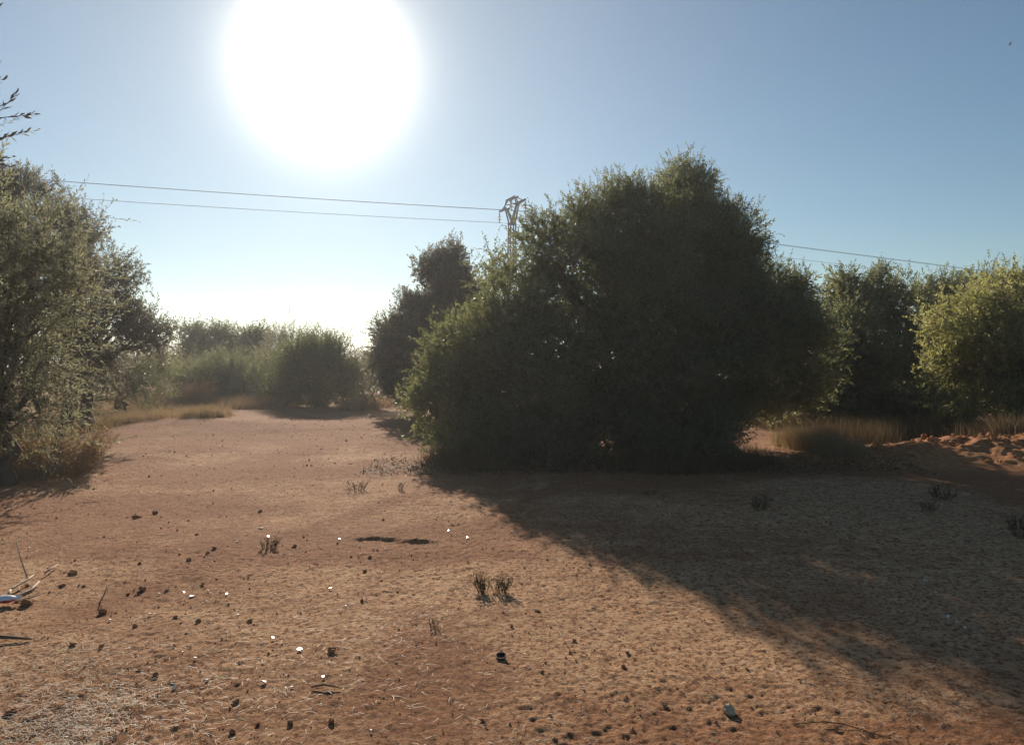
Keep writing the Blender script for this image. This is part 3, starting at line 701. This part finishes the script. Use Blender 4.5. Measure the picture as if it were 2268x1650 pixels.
# ------------------------------------------------------------------ litter and stones
def ico(sub=1):
    import bmesh
    bm = bmesh.new(); bmesh.ops.create_icosphere(bm, subdivisions=sub, radius=1)
    v = np.array([q.co[:] for q in bm.verts]); f = np.array([[q.index for q in p.verts] for p in bm.faces]); bm.free()
    return v, f
ICO1, ICO2 = ico(1), ico(2)
def rock_mesh(name, mat, seed, r, flat=.75, tmpl=ICO2, rough=.22):
    rng = np.random.default_rng(seed); v, f = tmpl
    k = unit(rng.normal(size=(7, 3))); c = rng.uniform(.45, .85, 7)
    s = np.ones(len(v))
    for kk, cc in zip(k, c): s = np.minimum(s, cc / np.maximum(v @ kk, .05))
    s = np.minimum(s, 1.1) + rng.normal(0, rough * .3, len(v))
    p = v * s[:, None] * r * np.array((1, rng.uniform(.75, 1.1), flat))
    mb = MB(); mb.add(p, f); return mb.mesh(name, M[mat], False)
rng = np.random.default_rng(77)
CG = 'earth clods lying on the clearing'
big_clods = [((890, 690), .028, 'rounded clod right of the dead branch, largest of its row'), ((635, 843), .030, 'tall dark clod below the dead branch twig'),
             ((860, 205), .034, 'lone dark clod far up the left clearing'), ((975, 180), .026, 'flat dark clod right of the lone far one'),
             ((2090, 1100), .036, 'broad flat clod right of the biggest white shard'), ((1480, 1410), .028, 'angular clod near the bottom, left of centre'),
             ((1825, 1535), .026, 'dark clod at the bottom edge, left of centre'), ((160, 790), .045, 'crumbling dark lump below the white plastic bottle'),
             ((975, 1248), .024, 'jagged clod in the lower left foreground'), ((1575, 905), .022, 'dark clod with a white fleck on its side'),
             ((45, 1490), .040, 'large dark stone among the straw in the bottom left corner'), ((450, 590), .034, 'pair end clod beyond the dead branch tip')]
for i, ((cx, cy), r, lab) in enumerate(big_clods):
    x, y = GF(cx / 1.62, cy / 1.62 + 1900); r *= y / 5.0
    tag(link('clod', rock_mesh('clod', 'clod', 300 + i, r), None, (x, y, hz(x, y) + r * .3)), lab, 'clod', CG)
protos = [rock_mesh('clod', 'clod', 330 + i, .02, rng.uniform(.6, .9), ICO1) for i in range(8)]
px6 = [(873, 524), (1185, 503), (1100, 875), (1275, 663), (520, 667), (300, 707), (385, 663), (1240, 335), (1645, 166), (1620, 1545), (2090, 1525), (1455, 1605), (625, 1068), (1860, 404), (1350, 426), (450, 1052), (845, 935), (800, 720), (1245, 900)]
px7 = [(235, 462), (318, 220), (178, 770), (1870, 1045), (2105, 1370), (1845, 1130), (945, 1495), (1530, 975), (1130, 905), (200, 560), (1325, 1180), (1300, 800)]
spots = [GF(a / 1.62, b / 1.62 + 1900) for a, b in px6] + [GF(a / 1.62 + 1300, b / 1.62 + 1900) for a, b in px7]
spots += [GF(rng.uniform(0, 4000), 1900 + 1010 * rng.random() ** .8) for _ in range(45)]
for i, (x, y) in enumerate(spots):
    o = link('clod', protos[i % 8], None, (x, y, hz(x, y) + .006))
    s = (rng.uniform(.75, 1.25) if i < len(px6 + px7) else rng.uniform(.25, .6)) * (.55 + y / 9)
    o.scale = (s, s, s * rng.uniform(.7, 1)); o.rotation_euler = (rng.uniform(-.4, .4), rng.uniform(-.4, .4), rng.uniform(0, 6.28))
    tag(o, 'small dark reddish clod of dry earth on the clearing', 'clod', CG)
x, y = GF(410 / 1.62 + 2600, 1400 / 1.62 + 1900)
tag(link('stone', rock_mesh('stone', 'stone', 371, .042), None, (x, y, hz(x, y) + .014)), 'pale tan stone with a lit top, bottom right on the sunlit earth', 'stone')
# orange clods over the heap
hp = [rock_mesh('clod', 'clod_orange', 380 + i, .06, .8, ICO1) for i in range(6)]
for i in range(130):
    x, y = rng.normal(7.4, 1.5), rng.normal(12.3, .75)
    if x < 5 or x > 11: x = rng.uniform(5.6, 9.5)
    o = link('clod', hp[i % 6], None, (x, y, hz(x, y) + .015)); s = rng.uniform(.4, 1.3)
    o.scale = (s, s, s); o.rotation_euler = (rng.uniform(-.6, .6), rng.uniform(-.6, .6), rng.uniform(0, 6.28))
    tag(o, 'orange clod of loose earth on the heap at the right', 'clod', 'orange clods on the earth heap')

def scatter(n, ymin, ymax, rng, bias=1.0):
    y = ymin * (ymax / ymin) ** (rng.random(n) ** bias); x = rng.uniform(-.75, .75, n) * y
    return x, y
def gravel():
    rng = np.random.default_rng(401); v, f = ICO1; v = v[:12]; 
    import bmesh
    bm = bmesh.new(); bmesh.ops.create_icosphere(bm, subdivisions=1, radius=1); v = np.array([q.co[:] for q in bm.verts]); f = np.array([[q.index for q in p.verts] for p in bm.faces]); bm.free()
    n = 6500; x, y = scatter(n, 2.6, 22, rng); z = height(x, y)
    r = np.exp(rng.normal(-5.75, .42, n)) * (.6 + y / 8)
    vv = v[None] * r[:, None, None] * rng.uniform(.6, 1.2, (n, 1, 3)) * (1 + rng.normal(0, .12, (n, len(v), 1))) + np.stack((x, y, z + r * .3), 1)[:, None]
    ff = f[None] + (np.arange(n) * len(v))[:, None, None]
    mb = MB(); mb.add(vv.reshape(-1, 3), ff.reshape(-1, 3))
    tag(link('gravel', mb.mesh('gravel', M['pebble'])), 'loose reddish crumbs and grit strewn over the clearing', kind='stuff')
gravel()
def straw_litter():
    rng = np.random.default_rng(402); mb = MB()
    def put(x, y, lmin, lmax, w):
        n = len(x); a = rng.uniform(0, 6.28, n); l = rng.uniform(lmin, lmax, n) * rng.uniform(.5, 1, n)
        d = np.stack((np.cos(a), np.sin(a), rng.normal(0, .12, n)), 1); s = np.stack((-np.sin(a), np.cos(a), np.zeros(n)), 1)
        c = np.stack((x, y, height(x, y) + .006 + rng.random(n) * .006), 1); k = s * (l * rng.normal(0, .15, n))[:, None] + np.array((0, 0, .004))
        rows = []
        for t, q in ((-.5, 0), (0, 1), (.5, 0)):
            m_ = c + d * (t * l)[:, None] + k * q; rows += [m_ - s * w / 2 * .9, m_ + s * w / 2]
        o = np.arange(n)[:, None] * 6
        mb.add(np.stack(rows, 1).reshape(-1, 3), np.concatenate([o + np.array(u)[None] for u in ((0, 1, 3, 2), (2, 3, 5, 4))]), 0, np.tile(rng.random(n), 2))
    put(*scatter(1700, 2.6, 9, rng), .012, .05, .0018)
    for cx, cy, r, n in ((-1.95, 3.3, .26, 1700), (-2.45, 3.8, .3, 700), (-1.55, 3.5, .5, 500), (1.75, 3.75, .28, 350), (-.35, 3.6, .45, 180), (-.6, 4.6, .4, 180), (.9, 3.35, .5, 220)):
        put(cx + rng.normal(0, r, n), cy + rng.normal(0, r, n), .02, .09, .0026)
    tag(link('straw_litter', mb.mesh('straw_litter', M['straw'])), 'short pale bits of straw littered over the earth', kind='stuff')
straw_litter()
def leaf_litter():                                  # fallen leaves and twigs under the thicket
    rng = np.random.default_rng(403); mb = MB(); n = 5200
    x = rng.uniform(-2.2, 6.0, n); y = 11.2 + np.abs(rng.normal(0, .9, n)) - .5 * rng.random(n); a = rng.uniform(0, 6.28, n); l = rng.uniform(.03, .09, n)
    d = np.stack((np.cos(a), np.sin(a), rng.normal(0, .35, n)), 1) * l[:, None]; w_ = np.stack((-np.sin(a), np.cos(a), rng.normal(0, .3, n)), 1) * .009
    c = np.stack((x, y, height(x, y) + .012), 1)
    mb.add(np.stack((c - d / 2, c - w_, c + d / 2, c + w_), 1).reshape(-1, 3), np.arange(n * 4).reshape(-1, 4), 0, rng.random(n))
    tag(link('leaf_litter', mb.mesh('leaf_litter', M['dry_dark'])), 'fallen leaves and twigs at the foot of the big thicket', kind='stuff')
leaf_litter()

# -- white shards; those that flash lie tilted to the sun
SG = 'white shards scattered over the left clearing'
def shard_mesh(seed, r, mat, n=4):
    rng = np.random.default_rng(seed); a = np.sort(rng.uniform(0, 6.28, n)) + 0; a = np.linspace(0, 6.28, n, endpoint=False) + rng.normal(0, .3, n)
    q = r * rng.uniform(.45, 1.35, n); t = .0035
    top = np.stack((np.cos(a) * q, np.sin(a) * q * .8, np.full(n, t)), 1); bot = top * (1, 1, -1)
    mb = MB(); mb.add(np.concatenate((top, bot)), [(i, n + i, n + (i + 1) % n, (i + 1) % n) for i in range(n)])
    tr = [(0, i, i + 1) for i in range(1, n - 1)] + [(n, n + i + 1, n + i) for i in range(1, n - 1)]
    mb.t.append((np.array(tr), np.zeros(len(tr), int), np.full(len(tr), .5)))
    return mb.mesh('shard', M[mat])
named = {(1650, 292): (.030, 0, 'thin white shard lying beyond the small dry tuft'), (1693, 352): (.014, 1, 'glinting shard inside the small dry tuft'), (2143, 350): (.014, 1, 'brightest glinting shard left of the worn hollow'),
         (1200, 738): (.030, 0, 'largest grey white shard in the left middle row'), (1427, 731): (.013, 1, 'flashing shard right of the large grey white one'), (1717, 1023): (.014, 1, 'flashing round shard above the biggest white one'),
         (1890, 1095): (.034, 1, 'biggest bright white shard in the left foreground'), (1660, 1296): (.022, 0, 'cream shard below the biggest white one'), (1300, 1274): (.018, 0, 'grey white shard near the bottom, left of the cream one'),
         (1092, 1328): (.022, 0, 'dull shard half buried at lower left'), (2040, 1262): (.018, 1, 'narrow white shard right of the cream one'), (1170, 972): (.018, 0, 'pale grey shard above the straw in the left foreground')}
others6 = [(935, 369), (1495, 382), (860, 472), (1130, 440), (1045, 690), (1000, 717), (1157, 707), (1735, 728), (1298, 775), (683, 896), (940, 862), (1145, 1107), (1225, 1148), (958, 1380), (1840, 1323), (2185, 808), (2085, 690), (1310, 705), (1500, 862), (1880, 845), (175, 420), (1580, 1460)]
others7 = [(730, 290), (850, 335), (970, 360), (330, 412), (1132, 304), (1417, 482), (78, 807), (237, 1580), (1510, 1410), (1590, 1275), (1720, 510)]
others8 = [(1860, 865), (1908, 903), (1650, 610), (1720, 684), (1275, 632), (1800, 835), (325, 778)]
def put_shard(fx, fy, r, glint, lab, seed, group=SG):
    x, y = GF(fx, fy); z = hz(x, y) + .008
    r *= max(1, y / 5) * .62
    o = link('shard', shard_mesh(seed, r, 'shard' if glint else 'shard_dull'), None, (x, y, z + (r * .2 if glint else 0)))
    if glint:
        nrm = ((Vector((0, 0, CAM_H)) - Vector((x, y, z))).normalized() + SUN).normalized()
        o.rotation_euler = nrm.to_track_quat('Z', 'Y').to_euler()
    else: o.rotation_euler = (rng.normal(0, .12), rng.normal(0, .12), rng.uniform(0, 6.28))
    tag(o, lab, 'shard', group)
for i, ((cx, cy), (r, g, lab)) in enumerate(named.items()): put_shard(cx / 1.62, cy / 1.62 + 1900, r, g, lab, 500 + i)
for i, (cx, cy) in enumerate(others6): put_shard(cx / 1.62, cy / 1.62 + 1900, .014, i in (6, 16), 'small whitish shard lying on the sunlit earth', 530 + i)
for i, (cx, cy) in enumerate(others7): put_shard(cx / 1.62 + 1300, cy / 1.62 + 1900, .011, i in (0, 1), 'small whitish shard lying on the sunlit earth', 560 + i)
lab8 = ['left white shard of the pair in the right shade', 'right white shard of the pair in the right shade', 'long pale plate fragment in the middle of the right shade', 'small white shard right below the long plate fragment',
        'dull shard left of the long plate fragment', 'flat blue grey scrap above the shaded pair', 'tiny white shard on the lit side of the shadow edge']
for i, (cx, cy) in enumerate(others8): put_shard(cx / 1.62 + 2600, cy / 1.62 + 1900, (.022, .022, .03, .014, .014, .03, .009)[i], False, lab8[i], 580 + i, 'pale fragments in the right shade')

# -- dead branch, plastic bottle, sticks, tin
def crop(cx, cy, d): return P(cx / 4.124 * .567, (cy / 4.124 + 2050) * .567, d * .985)
def dead_branch():
    b = np.array((-3.42, 5.2, 0.0)); b[2] = hz(b[0], b[1])
    mb = MB(); T = lambda pts, r: mb.tube([np.array(crop(*p)) - b for p in pts], r, 7)
    T([(-260, 1400, 5.15), (0, 1270, 5.15), (130, 1212, 5.17), (330, 1130, 5.25), (480, 1055, 5.35), (600, 925, 5.5)], [.016, .014, .0125, .011, .009, .006])
    T([(130, 1212, 5.17), (108, 1120, 5.2), (138, 1062, 5.25)], [.011, .010, .008])
    T([(138, 1062, 5.25), (170, 1030, 5.3), (300, 955, 5.4), (420, 890, 5.5), (510, 822, 5.6)], [.008, .008, .008, .007, .005])
    T([(200, 1240, 5.1), (300, 1230, 5.1), (450, 1190, 5.15), (650, 1120, 5.2)], [.009, .008, .006, .003])
    T([(415, 890, 5.5), (330, 640, 5.55), (235, 285, 5.6)], [.0055, .0045, .003])
    T([(480, 1055, 5.35), (480, 1000, 5.4), (455, 965, 5.42)], [.004, .003, .002])
    T([(330, 1130, 5.25), (280, 1060, 5.3), (270, 1010, 5.35)], [.004, .003, .002])
    tag(link('dead_branch', mb.mesh('dead_branch', M['deadwood'], True), None, b), 'forked bleached dead branch lying at the left edge beside white plastic', 'branch')
    mb = MB(); b2 = np.array(crop(800, 720, 5.75))
    mb.tube([np.array(crop(690, 790, 5.7)) - b2, np.array(crop(800, 715, 5.8)) - b2, np.array(crop(905, 648, 5.95)) - b2], [.0065, .006, .004], 6)
    tag(link('stick', mb.mesh('stick', M['deadwood'], True), None, b2), 'short pale stick beyond the tip of the dead branch', 'stick')
    mb = MB(); x, y = GF(620 / 1.62, 770 / 1.62 + 1900); z = hz(x, y)
    mb.tube([(0, 0, 0), (.012, .03, .04), (.022, .05, .085)], [.005, .005, .003], 6)
    tag(link('stick', mb.mesh('stick', M['deadwood'], True), None, (x, y, z)), 'stub of pale twig standing out of the earth right of the dead branch', 'stick')
    mb = MB(); x, y = GF(1505 / 1.62 + 1300, 1035 / 1.62 + 1900); z = hz(x, y)
    mb.tube([(0, 0, 0), (-.03, .06, .035), (-.055, .12, .07)], [.0025, .0022, .0014], 5)
    tag(link('stick', mb.mesh('stick', M['straw'], True), None, (x, y, z)), 'thin pale stalk leaning from the sunlit earth right of centre', 'stick')
    mb = MB(); x, y = GF(10, 1028 / 1.62 + 1900); z = hz(x, y)
    mb.tube([(-.3, -.01, .025), (-.05, 0, .03), (.14, .01, .012)], [.013, .012, .005], 6)
    tag(link('stick', mb.mesh('stick', M['bark'], True), None, (x, y, z)), 'dark stick at the left edge below the plastic bottle', 'stick')
    mb = MB(); x, y = GF(2040 / 1.62, 1325 / 1.62 + 1900); z = hz(x, y)
    mb.tube([(-.06, 0, .01), (0, .01, .018), (.08, .0, .008)], [.004, .005, .002], 5)
    tag(link('stick', mb.mesh('stick', M['bark'], True), None, (x, y, z)), 'thin dark twig below the narrow white shard', 'stick')
    mb = MB()
    x, y = GF(1050 / 1.62 + 2600, 1490 / 1.62 + 1900); z = hz(x, y)
    mb.tube([(-.17, .0, .008), (-.02, .004, .016), (.06, -.01, .012), (.16, -.09, .008), (.24, -.16, .006)], [.002, .0025, .0025, .002, .0015], 5)
    tag(link('stick', mb.mesh('stick', M['dry_dark'], True), None, (x, y, z)), 'long thin bent stalk lying at the bottom right', 'stick')
dead_branch()
def bottle():
    a = np.array(crop(-330, 1560, 5.0)); a[2] = hz(a[0], a[1]) + .036; b = np.array(crop(262, 1240, 5.05)); b[2] = a[2] + .004
    e = empty('plastic_bottle', ((a + b) / 2).tolist(), 'crushed white plastic bottle with red underside at the left edge', 'bottle')
    o = (a + b) / 2; k = 14; ts = np.linspace(0, 1, k)
    prof = np.array([.6, .95, 1, 1, .9, .86, .95, 1, 1, .98, .9, .72, .4, .34]) * .036
    rg = np.random.default_rng(6); sides = 14
    d = unit(b - a); s = unit(np.cross(d, (0, 0, 1))); u = np.cross(s, d)
    v = []
    for t, r in zip(ts, prof):
        for j in range(sides):
            an = j / sides * 6.283; fl = 1 + .06 * rg.normal()
            v.append(a + (b - a) * t - o + s * math.cos(an) * r * 1.1 * fl + u * math.sin(an) * r * .72 * fl)
    fw, fr = [], []
    for i in range(k - 1):
        for j in range(sides):
            q = (i * sides + j, i * sides + (j + 1) % sides, (i + 1) * sides + (j + 1) % sides, (i + 1) * sides + j)
            an = (j + .5) / sides * 6.283
            (fr if (5 <= i <= 11 and math.sin(an) < .1 and math.cos(an) > -.95) else fw).append(q)
    mb = MB(); mb.add(v, fw); link('bottle_body', mb.mesh('bottle_body', M['white_plastic'], True), e)
    mb = MB(); mb.add(v, fr); link('bottle_print', mb.mesh('bottle_print', M['red_plastic'], True), e)
    mb = MB(); c0 = b - o - d * .004; mb.tube([c0, c0 + d * .022], [.0155, .0155], 14)
    link('bottle_cap', mb.mesh('bottle_cap', M['white_plastic'], False), e)
bottle()
def tin():
    x, y = GF(1065 / 1.62 + 1300, 1108 / 1.62 + 1900); z = hz(x, y)
    mb = MB(); mb.lathe([(0, 0), (.030, 0), (.032, .004), (.031, .022), (.034, .026), (.034, .029), (.030, .029), (.029, .006), (0, .005)], 18)
    o = link('tin_lid', mb.mesh('tin_lid', M['rust'], False), None, (x, y, z + .002)); o.scale = (.85, .85, .7); o.rotation_euler = (.22, -.15, .4)
    tag(o, 'small dark rusty tin lid with a pale rim on the foreground earth', 'tin')
tin()

# ------------------------------------------------------------------ power line
def pylon():
    D = 45.0; c = np.array((0.0, D, 0.0)); u = unit(np.array((1.5, -3.6, 0))); w = np.array((u[1] * -1, u[0], 0)); w = np.array((.923, .385, 0))
    zA = 1.6 + (800 - 458) / F * D                # arm height
    z0 = 0
    S = lambda s, v, z: c + u * s + w * v + np.array((0, 0, z))
    e = empty('power_pylon', c.tolist(), 'steel lattice power pylon with arched head rising behind the thicket', 'pylon')
    rel = lambda mb: [v.__isub__(c) for v in mb.v]
    def part(name, fn):
        mb = MB(); fn(mb); rel(mb); return link(name, mb.mesh(name, M['steel']), e)
    zw = zA - 1.0; hw = .155
    for sx in (-1, 1):
        for sv in (-1, 1):
            part('leg', lambda mb: mb.bar(S(sx * .28, sv * .28, -.1), S(sx * hw, sv * hw, zw), .06, .06, up=w))
    def lattice(mb):
        zs = np.arange(1.0, zw, .56)
        wd = lambda z: .28 + (hw - .28) * z / zw
        for i in range(len(zs) - 1):
            a, b = wd(zs[i]), wd(zs[i + 1]); z1, z2 = zs[i], zs[i + 1]; k = 1 if i % 2 else -1
            mb.bar(S(-a * k, a, z1), S(b * k, b, z2), .03, up=w); mb.bar(S(a * k, -a, z1), S(-b * k, -b, z2), .03, up=w)
            mb.bar(S(a, -a * k, z1), S(b, b * k, z2), .03, up=u); mb.bar(S(-a, a * k, z1), S(-b, -b * k, z2), .03, up=u)
    part('lattice', lattice)
    for zz in (zw - .03, zw - .58, zw - 1.13):
        def band(mb, zz=zz):
            q = hw + .035
            for s1, v1, s2, v2 in ((-q, -q, q, -q), (-q, q, q, q), (-q, -q, -q, q), (q, -q, q, q)):
                mb.bar(S(s1, v1, zz), S(s2, v2, zz), .02, .10)
        part('band', band)
    zt = zA + .95 * .46; sh, tc_ = .86, .62
    for k in (-1, 1):
        part('arch_leg', lambda mb: [mb.bar(S(k * hw, v, zw), S(k * sh, v * .6, zA), .07, up=w) for v in (-hw * .8, hw * .8)] + [mb.bar(S(0, 0, zw - .05), S(k * sh * .95, 0, zA - .02), .05, up=w)])
        part('arch_post', lambda mb: [mb.bar(S(k * sh, -.12, zA), S(k * tc_, -.10, zt), .05, up=w), mb.bar(S(k * (sh - .26), .12, zA - .02), S(k * (tc_ - .2), .10, zt), .045, up=w), mb.bar(S(k * (sh - .08), -.12, zA + .2), S(k * (sh - .3), .12, zA + .2), .04, up=w)])
        part('cross_arm', lambda mb: [mb.bar(S(k * (sh - .3), v, zA), S(k * 1.95, v * .2, zA + .02), .055, .07) for v in (-.13, .13)])
        part('brace', lambda mb: mb.bar(S(k * tc_, 0, zt - .02), S(k * 1.6, 0, zA + .03), .04))
    part('top_beam', lambda mb: [mb.bar(S(-tc_ - .05, v, zt), S(tc_ + .05, v, zt), .055, .07) for v in (-.10, .10)] + [mb.bar(S(q, -.1, zt), S(q, .1, zt), .03) for q in (-.4, 0, .4)])
    part('strut', lambda mb: mb.bar(S(.05, 0, zw + .25), S(.36, 0, zw + .3), .06))
    ends = []
    for s, z in ((-1.95, zA), (-.05, zt - .03), (1.92, zA)):
        k = empty('insulator', S(s, 0, z).tolist(), None, None); k.parent = e; k.location = (S(s, 0, z) - c).tolist()
        mb = MB(); mb.tube([(0, 0, 0), (0, 0, -.14)], [.012, .012], 6); mb.tube([(0, 0, -.14), (0, 0, -.62)], [.02, .02], 8)
        mb.lathe([(.0, -.1), (.035, -.105), (.05, -.16), (0, -.17)], 10); mb.bar((-.08, 0, -.63), (.08, 0, -.63), .03, .04)
        link('hanger', mb.mesh('hanger', M['steel']), k)
        for zz in (-.26, -.43):
            mb = MB(); mb.lathe([(.02, zz + .06), (.05, zz + .05), (.065, zz), (.125, zz - .015), (.125, zz - .03), (.06, zz - .03), (.02, zz - .05)], 14)
            link('disc', mb.mesh('disc', M['glass'], True), k)
        ends.append(S(s, 0, z - .64))
    # the three conductors
    labs = ['lowest power cable on the left of the pylon, farthest from the other two', 'middle power cable hanging from the top of the pylon arch', 'power cable hanging from the right arm of the pylon']
    for p, lab in zip(ends, labs):
        mb = MB()
        for sg, n, drop, dip in ((-1, 110, 2.6, 1.35), (1, 120, -5.0, .1)):
            t = np.linspace(0, 1, 50)[:, None]
            q = p + w * sg * n * t + np.array((0, 0, 1)) * (drop * t - 4 * dip * t * (1 - t))
            mb.tube(q - p, .012, 5)
        tag(link('power_cable', mb.mesh('power_cable', M['cable']), None, p.tolist()), lab, 'cable', 'conductors of the power line')
pylon()

# ------------------------------------------------------------------ small clouds and a bird
def clouds():
    m, N, L = new_mat('cloud_vapour'); o = N('ShaderNodeOutputMaterial'); p = N('ShaderNodeVolumeScatter')
    p.inputs['Color'].default_value = (1, 1, 1, 1); p.inputs['Density'].default_value = .02; p.inputs['Anisotropy'].default_value = .75
    L(p.outputs[0], o.inputs['Volume'])
    D = 4200
    for lab, puffs in (('tiny bright cloud low in the sky left of the grey olive', [(805, 678, 6, 3.5), (799, 677, 4, 2), (812, 679, 5, 1.8), (820, 676, 3, 1.5)]),
                       ('faint streak of cloud left above the tiny bright one', [(752, 668, 9, 1.3), (742, 667, 7, .9), (764, 670, 8, 1.0)])):
        c = P(*puffs[0][:2], D); mb = MB()
        for k, (px, py, rx, rz) in enumerate(puffs):
            q = P(px, py, D) - c; v, f = ICO2; rg = np.random.default_rng(int(px))
            mb.add(v * np.array((rx / F * D, rx / F * D * .7, rz / F * D)) * (1 + .16 * rg.normal(size=(len(v), 1))) + q, f)
        tag(link('cloud', mb.mesh('cloud', m, True), None, c.tolist()), lab, 'cloud')
clouds()
def bird():
    p = P(2231, 103, 90); e = empty('bird', p.tolist(), 'tiny dark bird gliding high in the blue at the top right', 'bird')
    mb = MB(); mb.tube([(-.16, 0, 0), (-.10, 0, .01), (0, 0, .015), (.1, 0, .02), (.16, 0, .03), (.2, 0, .02)], [.01, .03, .045, .04, .028, .004], 8)
    link('body', mb.mesh('body', M['feather'], True), e)
    for k in (-1, 1):
        mb = MB()
        top = [(.07, .03 * k, .03), (.06, .2 * k, .08), (-.02, .38 * k, .06), (-.05, .36 * k, .06), (-.05, .2 * k, .075), (-.06, .03 * k, .03)]
        v = np.array(top + [(a, b, c - .012) for a, b, c in top])
        mb.add(v, [(0, 1, 4, 5), (1, 2, 3, 4), (11, 10, 7, 6), (10, 9, 8, 7), (0, 6, 7, 1), (1, 7, 8, 2), (3, 9, 10, 4), (4, 10, 11, 5), (2, 8, 9, 3)])
        link('wing', mb.mesh('wing', M['feather']), e)
    e.rotation_euler = (R(15), 0, R(160))
bird()
